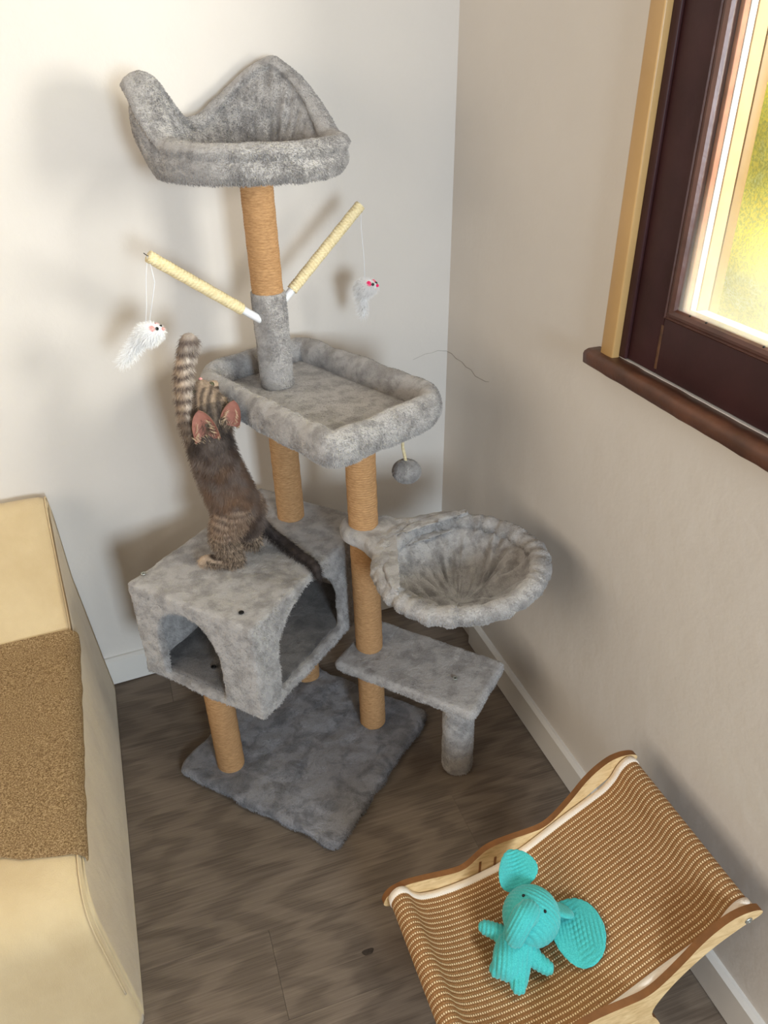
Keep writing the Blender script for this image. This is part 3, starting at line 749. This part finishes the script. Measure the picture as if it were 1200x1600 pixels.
for s, z in ((.026, .200), (.492, .374)): G().tube([LP(s, z, -.0005), LP(s, z, .3190)], .0105, 20).build('dowel', PLY, lg)
for s, z in ((.026, .200), (.492, .374)):
    for w, dd in ((.3308, 1), (-.0125, -1)):
        b_ = LP(s, z, w); R = [[b_+RD*dd*h+(RN*math.cos(t)+UZ*math.sin(t))*r for t in np.linspace(0, 2*pi, 18, endpoint=False)] for r, h in ((.0068, 0), (.0066, .0012), (.0048, .0022), (.0022, .0024), (.0020, .0012))]
        g = G().grid(np.array(R), cv=True); bb = g.n-18; g.f.append(tuple(bb+k for k in range(18))); g.m.append(1); g.build('bolt', [STEEL, BLACK], lg, org=None)
for s in (.194, .226):
    g = G().box(LP(s, .188, .0004), (RN, UZ, RD), (.0022, .028, .0008)); g.build('slot', BURNT, lg, smooth=False)
g = G().box(LP(.23, .125, .159), (RN, UZ, RD), (.020, .006, .159)); g.build('cross_rail', [PLY], lg, smooth=False, bevel=.001)
sl = np.array([(.030, .176), (.012, .184), (.005, .200), (.011, .218), (.024, .2285), (.038, .222), (.050, .200), (.066, .184), (.095, .177), (.13, .176), (.172, .180), (.226, .192), (.292, .228), (.356, .273), (.408, .306), (.445, .330), (.462, .352), (.472, .380), (.484, .394), (.498, .3955), (.509, .386), (.512, .372), (.505, .358)])
sL = np.r_[0, np.cumsum(np.linalg.norm(np.diff(sl, axis=0), axis=1))]; tt = np.linspace(0, sL[-1], 150)
SL = np.stack([np.interp(tt, sL, sl[:, k]) for k in (0, 1)], 1)
for _ in range(3): SL[1:-1] = .25*SL[:-2]+.5*SL[1:-1]+.25*SL[2:]
SLL = np.r_[0, np.cumsum(np.linalg.norm(np.diff(SL, axis=0), axis=1))]
def sling_z(s, w=0):
    k = slice(30, 118); return float(np.interp(s, SL[k, 0], SL[k, 1]))-sag(s, w)
def sag(s, w): return .006*max(0, 1-((w-.159)/.15)**2)*max(0, 1-((s-.24)/.2)**2)
def weave_mat():
    m, nt, b = new_mat('woven_sling'); uv = N(nt, 'ShaderNodeUVMap'); sp_ = N(nt, 'ShaderNodeSeparateXYZ'); nt.links.new(uv.outputs[0], sp_.inputs[0])
    def tri(x, p): return math_(nt, 'ABSOLUTE', math_(nt, 'SUBTRACT', math_(nt, 'FRACT', math_(nt, 'DIVIDE', x, p)), .5))
    row = tri(sp_.outputs[0], .0098); dash = tri(sp_.outputs[1], .0044)
    a = N(nt, 'ShaderNodeMapRange'); nt.links.new(row, a.inputs[0]); a.inputs[1].default_value = .13; a.inputs[2].default_value = .20; a.inputs[3].default_value = 1; a.inputs[4].default_value = 0
    c_ = N(nt, 'ShaderNodeMapRange'); nt.links.new(dash, c_.inputs[0]); c_.inputs[1].default_value = .22; c_.inputs[2].default_value = .31; c_.inputs[3].default_value = 1; c_.inputs[4].default_value = 0
    dot = math_(nt, 'MULTIPLY', a.outputs[0], c_.outputs[0])
    nz = noise_(nt, coords(nt), 420, 3, .7); nb = noise_(nt, coords(nt), 8, 2)
    br = ramp(nt, nz, [(.3, srgb(118, 82, 48)), (.7, srgb(174, 130, 86))]); br = mixc(nt, math_(nt, 'MULTIPLY', nb, .2), br, srgb(160, 96, 50))
    col = mixc(nt, dot, br, srgb(246, 222, 180)); nt.links.new(col, b.inputs['Base Color'])
    b.inputs['Roughness'].default_value = .85; b.inputs['Specular IOR Level'].default_value = .2
    h = math_(nt, 'ADD', math_(nt, 'MULTIPLY', dot, .8), math_(nt, 'MULTIPLY', tri(sp_.outputs[0], .0049), .8)); bump_(nt, b, math_(nt, 'ADD', h, math_(nt, 'MULTIPLY', nz, .5)), .7, .0015); return m
ww = np.linspace(.011, .3095, 60); g = G(); UV = []
def slp(i, w, off=0):
    s, z = SL[i]; a = SL[max(0, i-1)]; b_ = SL[min(len(SL)-1, i+1)]; t = (b_-a)/np.linalg.norm(b_-a); nn = A3(-t[1], t[0])
    return LP(s+nn[0]*off, z+nn[1]*off-sag(s, w), w)
P = np.array([[slp(i, w) for w in ww] for i in range(len(SL))]); Q = np.array([[slp(i, w, -.0026) for w in ww] for i in range(len(SL))])
g.grid(P); g.grid(Q)
for k in (0, -1): g.grid(np.stack([P[:, k], Q[:, k]])); g.grid(np.stack([P[k], Q[k]]))
me = g.mesh('sling'); uvl = me.uv_layers.new(name='UVMap'); vi = np.empty(len(me.loops), int); me.loops.foreach_get('vertex_index', vi)
i_ = np.concatenate([(np.repeat(np.arange(150), 60))]*2); w_ = np.concatenate([np.tile(ww, 150)]*2); tot = len(me.vertices); uvv = np.zeros((tot, 2)); uvv[:18000, 0] = w_; uvv[:18000, 1] = SLL[i_]
uvl.data.foreach_set('uv', uvv[vi].ravel()); link_mesh('sling', me, weave_mat(), lg)
HEM = simple_mat('cream_hem_tape', srgb(236, 222, 206), .85, .2, .5, 300)
for w in (.0085, .312):
    P = np.array([[slp(i, w+dw, dz) for dw, dz in ((-.006, .0015), (.006, .0022), (.007, -.001), (.006, -.004), (-.006, -.0035), (-.007, -.001))] for i in range(2, 148)])
    g = G().grid(P, cv=True); g.f += [tuple(range(6)), tuple(145*6+k for k in range(6))]; g.m += [0, 0]
    g.build('hem', HEM, lg)

# ------------------------------------------------------------------ plush elephant on the sling
def ribbed(name, c1, c2, lum=1):
    m, nt, b = new_mat(name); v = coords(nt); n = noise_(nt, v, 500, 2, .7)
    c = ramp(nt, n, [(.3, c2), (.7, c1)]); nt.links.new(c, b.inputs['Base Color'])
    b.inputs['Roughness'].default_value = .85; b.inputs['Specular IOR Level'].default_value = .15; b.inputs['Sheen Weight'].default_value = .3
    bump_(nt, b, n, .3, .002); return m
TEAL = ribbed('turquoise_corduroy', srgb(86, 200, 196), srgb(56, 166, 166))
def chain(g, pts, seg=18):
    """tapered limb: list of (point, radius)"""
    P = np.array([A3(*p) for p, r in pts]); r = np.array([q[1] for q in pts]); k = 8*(len(P)-1)+1
    t = np.arange(len(P)); tt_ = np.linspace(0, len(P)-1, k)
    def cr(y):                                   # smooth through the joints
        y = np.asarray(y, float); m_ = np.gradient(y, axis=0); out = []
        for x in tt_:
            i = min(int(x), len(P)-2); f = x-i; h00, h10, h01, h11 = 2*f**3-3*f**2+1, f**3-2*f**2+f, -2*f**3+3*f**2, f**3-f**2
            out.append(h00*y[i]+h10*m_[i]*.8+h01*y[i+1]+h11*m_[i+1]*.8)
        return np.array(out)
    PP, rr = cr(P), np.maximum(cr(r), .0015)
    g.tube(PP, rr, seg)
    for q, w_ in ((PP[0], rr[0]), (PP[-1], rr[-1])): g.sphere(q, w_*.995, 14, 10)
    return PP, rr
def ridged(me, axis, period, amp, axis2=None, period2=.004, warp=0):
    n = len(me.vertices); c_ = np.empty(n*3); no = np.empty(n*3); me.vertices.foreach_get('co', c_); me.vertices.foreach_get('normal', no)
    P = c_.reshape(-1, 3); Nn = no.reshape(-1, 3); a = A3(*axis); a /= np.linalg.norm(a)
    q = P@a
    if warp: q = q+warp*np.array([mnoise.noise(Vector(p)*14) for p in P])
    d = amp*(np.abs(np.sin(pi*q/period))**.7-.6)
    if axis2 is not None: a2 = A3(*axis2); a2 /= np.linalg.norm(a2); d += amp*.6*(np.abs(np.sin(pi*(P@a2)/period2))**.7-.6)
    me.vertices.foreach_set('co', (P+Nn*d[:, None]).ravel()); me.update(); return me
EL = thing('plush_elephant', 'turquoise ribbed plush elephant lying on the brown sling of the cat lounger', 'soft toy', LP(.21, .19, .15))
hc = LP(.222, .246, .144)
g = G(); g.sphere(hc, .0500, 36, 24)
me = remeshed(g, .0021, 3); me = ridged(me, RN*.72-RD*.62+UZ*.12, .0074, .0026, warp=.0015)
link_mesh('head', me, TEAL, EL)
g = G(); chain(g, [(LP(.206, .284, .156), .021), (LP(.192, .287, .164), .021), (LP(.180, .272, .170), .0195), (LP(.175, .256, .173), .0175)])
me = remeshed(g, .0021, 3); me = ridged(me, RN*.6-UZ*.2+RD*.8, .0062, .0022)
link_mesh('trunk', me, TEAL, EL)
g = G()
chain(g, [(LP(.205, .222, .158), .030), (LP(.180, .213, .170), .033), (LP(.160, .207, .185), .030)])
chain(g, [(LP(.162, .206, .172), .020), (LP(.150, .201, .177), .0160), (LP(.139, .198, .185), .0140)])
chain(g, [(LP(.174, .206, .196), .020), (LP(.168, .201, .209), .0160), (LP(.161, .198, .221), .0140)])
chain(g, [(LP(.178, .216, .152), .018), (LP(.163, .213, .133), .0145), (LP(.149, .208, .116), .0125)])
chain(g, [(LP(.196, .216, .182), .018), (LP(.208, .208, .200), .0145), (LP(.218, .206, .214), .0125)])
me = remeshed(g, .0021, 4); me = ridged(me, RD*.5+RN*.85, .0076, .0025, warp=.001)
link_mesh('body', me, TEAL, EL)
def lobe(name, fn, n=40, m=28):
    """thin padded flap: fn(a, b) with a round the rim, b from middle to rim, side +-1"""
    g = G(); rows = []
    for sd_, bs in ((1, np.linspace(.02, 1, m)), (-1, np.linspace(1, .02, m))):
        for b_ in bs: rows.append([fn(2*pi*k/n, b_, sd_) for k in range(n)])
    g.grid(np.array(rows), cv=True); t_ = len(rows)
    g.f += [tuple(range(n)), tuple((t_-1)*n+k for k in range(n))]; g.m += [0, 0]
    return g
def ear_flat(a, b_, sd_):
    x, y = b_*math.cos(a), b_*math.sin(a)
    s, w = .288+.041*x+.010*y*0, .190+.058*y
    k = -x*.25
    s, w = .288+.043*x*math.cos(.45)+.060*y*math.sin(.45)*-1*.55, .190+.043*x*math.sin(.45)+.058*y*math.cos(.30)
    near = max(0, -x-.15)
    return LP(s, sling_z(s, w)+.0055+near*.02+sd_*.0042*math.sqrt(max(0, 1-b_**4))+.0042, w)
me = lobe('ear', ear_flat, 64, 60).mesh('ear'); me = ridged(me, RN*.95+RD*.3, .0064, .0018, RD, .0085); link_mesh('ear', me, TEAL, EL)
def ear_root(a, b_, sd_):
    x, y = b_*math.cos(a), b_*math.sin(a)
    s, w = .276+.022*x, .152+.020*y+.006*x
    return LP(s, .247-.010*x+.006*y+sd_*.007*math.sqrt(max(0, 1-b_**4)), w)
me = lobe('ear', ear_root).mesh('ear_fold'); me = ridged(me, RN, .0056, .0008); link_mesh('ear_fold', me, TEAL, EL)
def ear_up(a, b_, sd_):
    x, y = b_*math.cos(a), b_*math.sin(a)          # x along the ear from the head outwards, y across
    base = LP(.214, .256, .100); tipd = -RD*.060+UZ*.030+RN*.016; wid = RN*.036-UZ*.004
    p = base+tipd*(.5+.5*x)*1.02+wid*y*(1.0-.25*x)
    bend = (abs(y)**1.5)*.020*(1-.2*x)
    nrm = A3(*np.cross(tipd, wid)); nrm /= np.linalg.norm(nrm)
    if nrm[2] < 0: nrm = -nrm
    return p+nrm*(bend*(1 if y < .25 else 1.5)+sd_*.0045*math.sqrt(max(0, 1-b_**4)))
me = lobe('ear', ear_up, 64, 50).mesh('ear'); me = ridged(me, -RD*.9+UZ*.3, .0062, .0020); link_mesh('ear', me, TEAL, EL)
for s, z, w in ((.2105, .289, .132), (.232, .2915, .168)):
    d = LP(s, z, w)-hc; d /= np.linalg.norm(d); G().sphere(hc+d*.0500, .0030, 10, 8).build('eye', BLACK, EL)

# ------------------------------------------------------------------ kitten reaching for the toy mouse
KO = A3(-.34, 1.45, .56)
kit = thing('kitten', 'grey-brown tabby kitten standing on its hind legs on the cat house, paw raised', 'kitten', KO)
g = G()
CH = {}
CH['trunk'] = chain(g, [((-.312, 1.465, .660), .040), ((-.326, 1.455, .705), .050), ((-.338, 1.448, .755), .051), ((-.351, 1.442, .810), .047), ((-.360, 1.442, .858), .045), ((-.362, 1.448, .893), .036), ((-.356, 1.452, .918), .030)], 24)
CH['head'] = chain(g, [((-.350, 1.440, .918), .034), ((-.354, 1.452, .936), .037), ((-.362, 1.462, .958), .026), ((-.368, 1.470, .972), .0165)], 24)
CH['larm'] = chain(g, [((-.378, 1.440, .850), .026), ((-.392, 1.436, .890), .020), ((-.400, 1.441, .938), .0165), ((-.402, 1.458, .992), .0155), ((-.396, 1.476, 1.034), .0150), ((-.386, 1.487, 1.062), .0175)])
CH['rarm'] = chain(g, [((-.345, 1.465, .860), .025), ((-.345, 1.500, .885), .019), ((-.352, 1.530, .915), .0155), ((-.362, 1.545, .942), .015)])
CH['lleg'] = chain(g, [((-.325, 1.440, .700), .042), ((-.346, 1.420, .668), .034), ((-.352, 1.412, .640), .027), ((-.340, 1.418, .605), .0205), ((-.334, 1.424, .580), .0175), ((-.352, 1.426, .573), .0155), ((-.380, 1.428, .572), .0150), ((-.402, 1.431, .572), .0135)])
CH['rleg'] = chain(g, [((-.303, 1.485, .685), .036), ((-.308, 1.480, .650), .026), ((-.306, 1.486, .615), .018), ((-.302, 1.492, .584), .0155), ((-.318, 1.496, .574), .014), ((-.340, 1.500, .573), .0125)])
CH['tail'] = chain(g, [((-.300, 1.492, .662), .020), ((-.288, 1.506, .628), .0145), ((-.265, 1.512, .594), .0120), ((-.232, 1.494, .578), .0110), ((-.196, 1.452, .5735), .0105), ((-.168, 1.424, .5725), .0100), ((-.153, 1.403, .566), .0092), ((-.147, 1.390, .550), .0070)], 14)
for c, dirs in (((-.386, 1.487, 1.062), [(-.5, .2, .8), (-.1, .2, 1), (.3, .1, .95), (.62, 0, .7)]), ((-.404, 1.431, .570), [(-.85, .5, 0), (-1, .15, 0), (-1, -.2, 0), (-.8, -.55, 0)]), ((-.342, 1.500, .571), [(-.85, .5, 0), (-1, .1, 0), (-.9, -.4, 0)]), ((-.362, 1.546, .944), [(-.6, .6, .2), (-.2, .9, .2), (.2, .9, .2)])):
    for d in dirs:
        d = A3(*d); d /= np.linalg.norm(d); g.sphere(A3(*c)+d*.0115, .0068, 10, 8)
kme = remeshed(g, .0036, 5)
# coat colours: banded tabby legs and arm, dark back, brown flanks
nv = len(kme.vertices); kc_ = np.empty(nv*3); kme.vertices.foreach_get('co', kc_); KP = kc_.reshape(-1, 3)
names = list(CH); bestd = np.full(nv, 9.0); bi = np.zeros(nv, int); bt = np.zeros(nv); 
for ci, nm in enumerate(names):
    PP, rr = CH[nm]
    D = np.linalg.norm(KP[:, None]-PP[None], axis=2)-rr[None]; j = D.argmin(1); d = D[np.arange(nv), j]
    u = d < bestd; bestd[u] = d[u]; bi[u] = ci; bt[u] = j[u]/(len(PP)-1)
LIN = lambda r, g_, b: np.array(srgb(r, g_, b)[:3])
c_dark, c_mid, c_brown, c_pale, c_white = LIN(62, 55, 53), LIN(124, 111, 104), LIN(152, 120, 96), LIN(190, 168, 146), LIN(240, 232, 224)
col = np.zeros((nv, 3))
for i in range(nv):
    p = KP[i]; nm = names[bi[i]]; t = bt[i]; nz = mnoise.noise(Vector(p)*38); n2 = mnoise.noise(Vector((p[0]*22, p[1]*22, p[2]*60)))
    if nm == 'trunk':
        side = (p[0]-np.interp(t*6, range(7), [-.312, -.326, -.338, -.351, -.36, -.362, -.356]))/.05     # -1 left flank .. 1 right
        c = c_mid*1.0
        k = np.clip(.55+1.5*nz+.7*n2, 0, 1); c = c*(1-k)+c_dark*k
        br = math.exp(-((t-.33)/.25)**2)*np.clip(.55+nz*.9, 0, 1); c = c*(1-br*.75)+c_brown*br*.75
        if t > .62: c = c*.45+c_dark*.55
        pale = np.clip((-side-.45)*1.6, 0, 1)*.7; c = c*(1-pale)+LIN(128, 112, 98)*pale
    elif nm == 'head':
        st = .5+.5*math.sin((p[0]+.35)*420+2*nz); c = c_pale*.8*(1-.85*st)+c_dark*.85*st
        if t > .7: c = c*.5+c_pale*.5
        if t < .3: c = c*.4+c_dark*.6
    elif nm == 'larm':
        b_ = .5+.5*math.sin(p[2]*300+1.5*nz); front = np.clip((p[0]+.402)/.016, 0, 1) if p[2] > .92 else .1
        c = (LIN(96, 82, 76)*(1-b_)+c_pale*b_); c = c*(1-.65*front*b_)+c_white*.65*front*b_
        if p[2] > 1.045: c = c*.5+c_mid*.5
        if p[2] < .915: c = c*.4+LIN(120, 104, 90)*.6
    elif nm in ('lleg', 'rleg', 'rarm'):
        b_ = np.clip(.5+1.3*math.sin(p[2]*400+p[0]*60+1.6*nz), 0, 1); c = LIN(70, 58, 50)*(1-b_)+c_pale*.92*b_
        if t < .22: c = c*.55+(c_mid*(.5-.5*nz)+c_brown*(.5+.5*nz))*.45
        if t > .96: c = c_pale*1.05
    else:
        b_ = .5+.5*math.sin(t*60); c = c_dark*(.75+.35*b_)
        if t < .2: c = c*.5+c_mid*.5
    col[i] = np.clip(c*(1+.12*mnoise.noise(Vector(p)*120)), 0, 1)
at = kme.color_attributes.new('coat', 'BYTE_COLOR', 'CORNER'); lv = np.empty(len(kme.loops), int); kme.loops.foreach_get('vertex_index', lv)
at.data.foreach_set('color', np.c_[col, np.ones(nv)][lv].ravel())
def coat_mat():
    m, nt, b = new_mat('tabby_coat'); a = N(nt, 'ShaderNodeAttribute'); a.attribute_name = 'coat'
    nt.links.new(a.outputs['Color'], b.inputs['Base Color']); b.inputs['Roughness'].default_value = .7; b.inputs['Specular IOR Level'].default_value = .2
    v = coords(nt, scale=(1, 1, .22)); bump_(nt, b, noise_(nt, v, 420, 3, .7), .5, .003); return m
COAT = coat_mat(); kb = link_mesh('body', kme, COAT, kit)
EARIN = simple_mat('ear_skin', srgb(158, 108, 96), .6, .3, var=.12, vscale=60)
EARFUR = simple_mat('ear_fur', srgb(146, 124, 106), .85, .1, .4, 300, .2, 80)
def cat_ear(base, tip, nrm, hw, depth, turn=0):
    base, tip, nrm = A3(*base), A3(*tip), A3(*nrm); u = tip-base; h = np.linalg.norm(u); u /= h
    nrm = nrm-nrm.dot(u)*u; nrm /= np.linalg.norm(nrm); s = np.cross(u, nrm)
    g = G(); lay = []
    for off in (0, -.0022):
        P = []
        for v_ in np.linspace(0, 1, 16):
            w_ = hw*(1-v_**2.6)**.62+.0006; row = []
            for ph in np.linspace(-1, 1, 19):
                cup = math.cos(ph*pi/2)
                row.append(base+u*h*(v_*(1-.06*abs(ph)))+s*w_*math.sin(ph*pi/2*.98)-nrm*depth*cup*(1-v_**2)*.9+nrm*(off+depth*.35*v_))
            P.append(row)
        lay.append(np.array(P))
    g.grid(lay[0], mi=0); g.grid(lay[1], mi=1)
    for e in ((0, slice(None)), (-1, slice(None)), (slice(None), 0), (slice(None), -1)): g.grid(np.stack([lay[0][e], lay[1][e]]), mi=1)
    o = g.build('ear', [EARIN, EARFUR], kit)
    f = G(); r_ = random.Random(7)
    for k in range(90):                              # pale tufts at the root of the ear
        x = r_.choice((r_.uniform(-.8, .8), r_.uniform(.7, .95), r_.uniform(-.95, -.7))); yy = r_.uniform(-.10, .14) if abs(x) < .69 else r_.uniform(-.05, .55); p = base+s*hw*x*(1-max(0, yy)**2)+u*h*yy-nrm*depth*.5*(1-x*x); d = u*r_.uniform(.25, .55)-s*x*(.5 if yy > .14 else -.25)+nrm*.5; d /= np.linalg.norm(d)
        f.tube([p, p+d*.006, p+d*r_.uniform(.010, .016)+u*.002], [.0004, .0003, .0001], 4)
    t_ = f.build('ear_tufts', simple_mat('pale_tuft', srgb(214, 194, 166), .9, .1), o); t_['kind'] = 'stuff'
cat_ear((-.3525, 1.398, .884), (-.365, 1.404, .953), (.02, -.93, .30), .0255, .013)
cat_ear((-.313, 1.420, .905), (-.298, 1.428, .963), (.38, -.88, .25), .0210, .012)
G().sphere((-.3705, 1.4745, .988), (.0038, .0032, .0030), 10, 8).build('nose', PALEPINK, kit)
for p in ((-.381, 1.455, .966), (-.352, 1.484, .972)): G().sphere(p, .0062, 12, 10).build('eye', simple_mat('kitten_eye', srgb(70, 74, 48), .15, .6), kit)

# ------------------------------------------------------------------ fur and pile
bpy.context.view_layer.update()
hair(kb, 36000, .0125, comb=(0, 0, -.72), rnd=.42, up=.50, steps=3, root=.0003, tip=.0001)
for o_, n_, l_ in ((house, 80000, .0042), (hfl, 16000, .0045), (base, 52000, .0062), (step, 22000, .0042), (leg, 8000, .0042), (cuff, 9000, .0035), (plat, 30000, .004), (bol, 40000, .0042), (hrim, 34000, .0048), (collar, 8000, .0048), (bowl, 30000, .003), (bedw, 56000, .0042), (pb, 3500, .0045)):
    hair(o_, n_, l_, comb=(.4, -.15, -.45), rnd=.34, up=.42, steps=2, root=.0006, tip=.0003)
for o_, n_, l_ in ((mLb, 2600, .012), (mLt, 1500, .016), (mRb, 2200, .011), (mRt, 1200, .014)):
    hair(o_, n_, l_, comb=(-.3, 0, -.5), rnd=.45, up=.6, steps=3, root=.0003, tip=.0001)
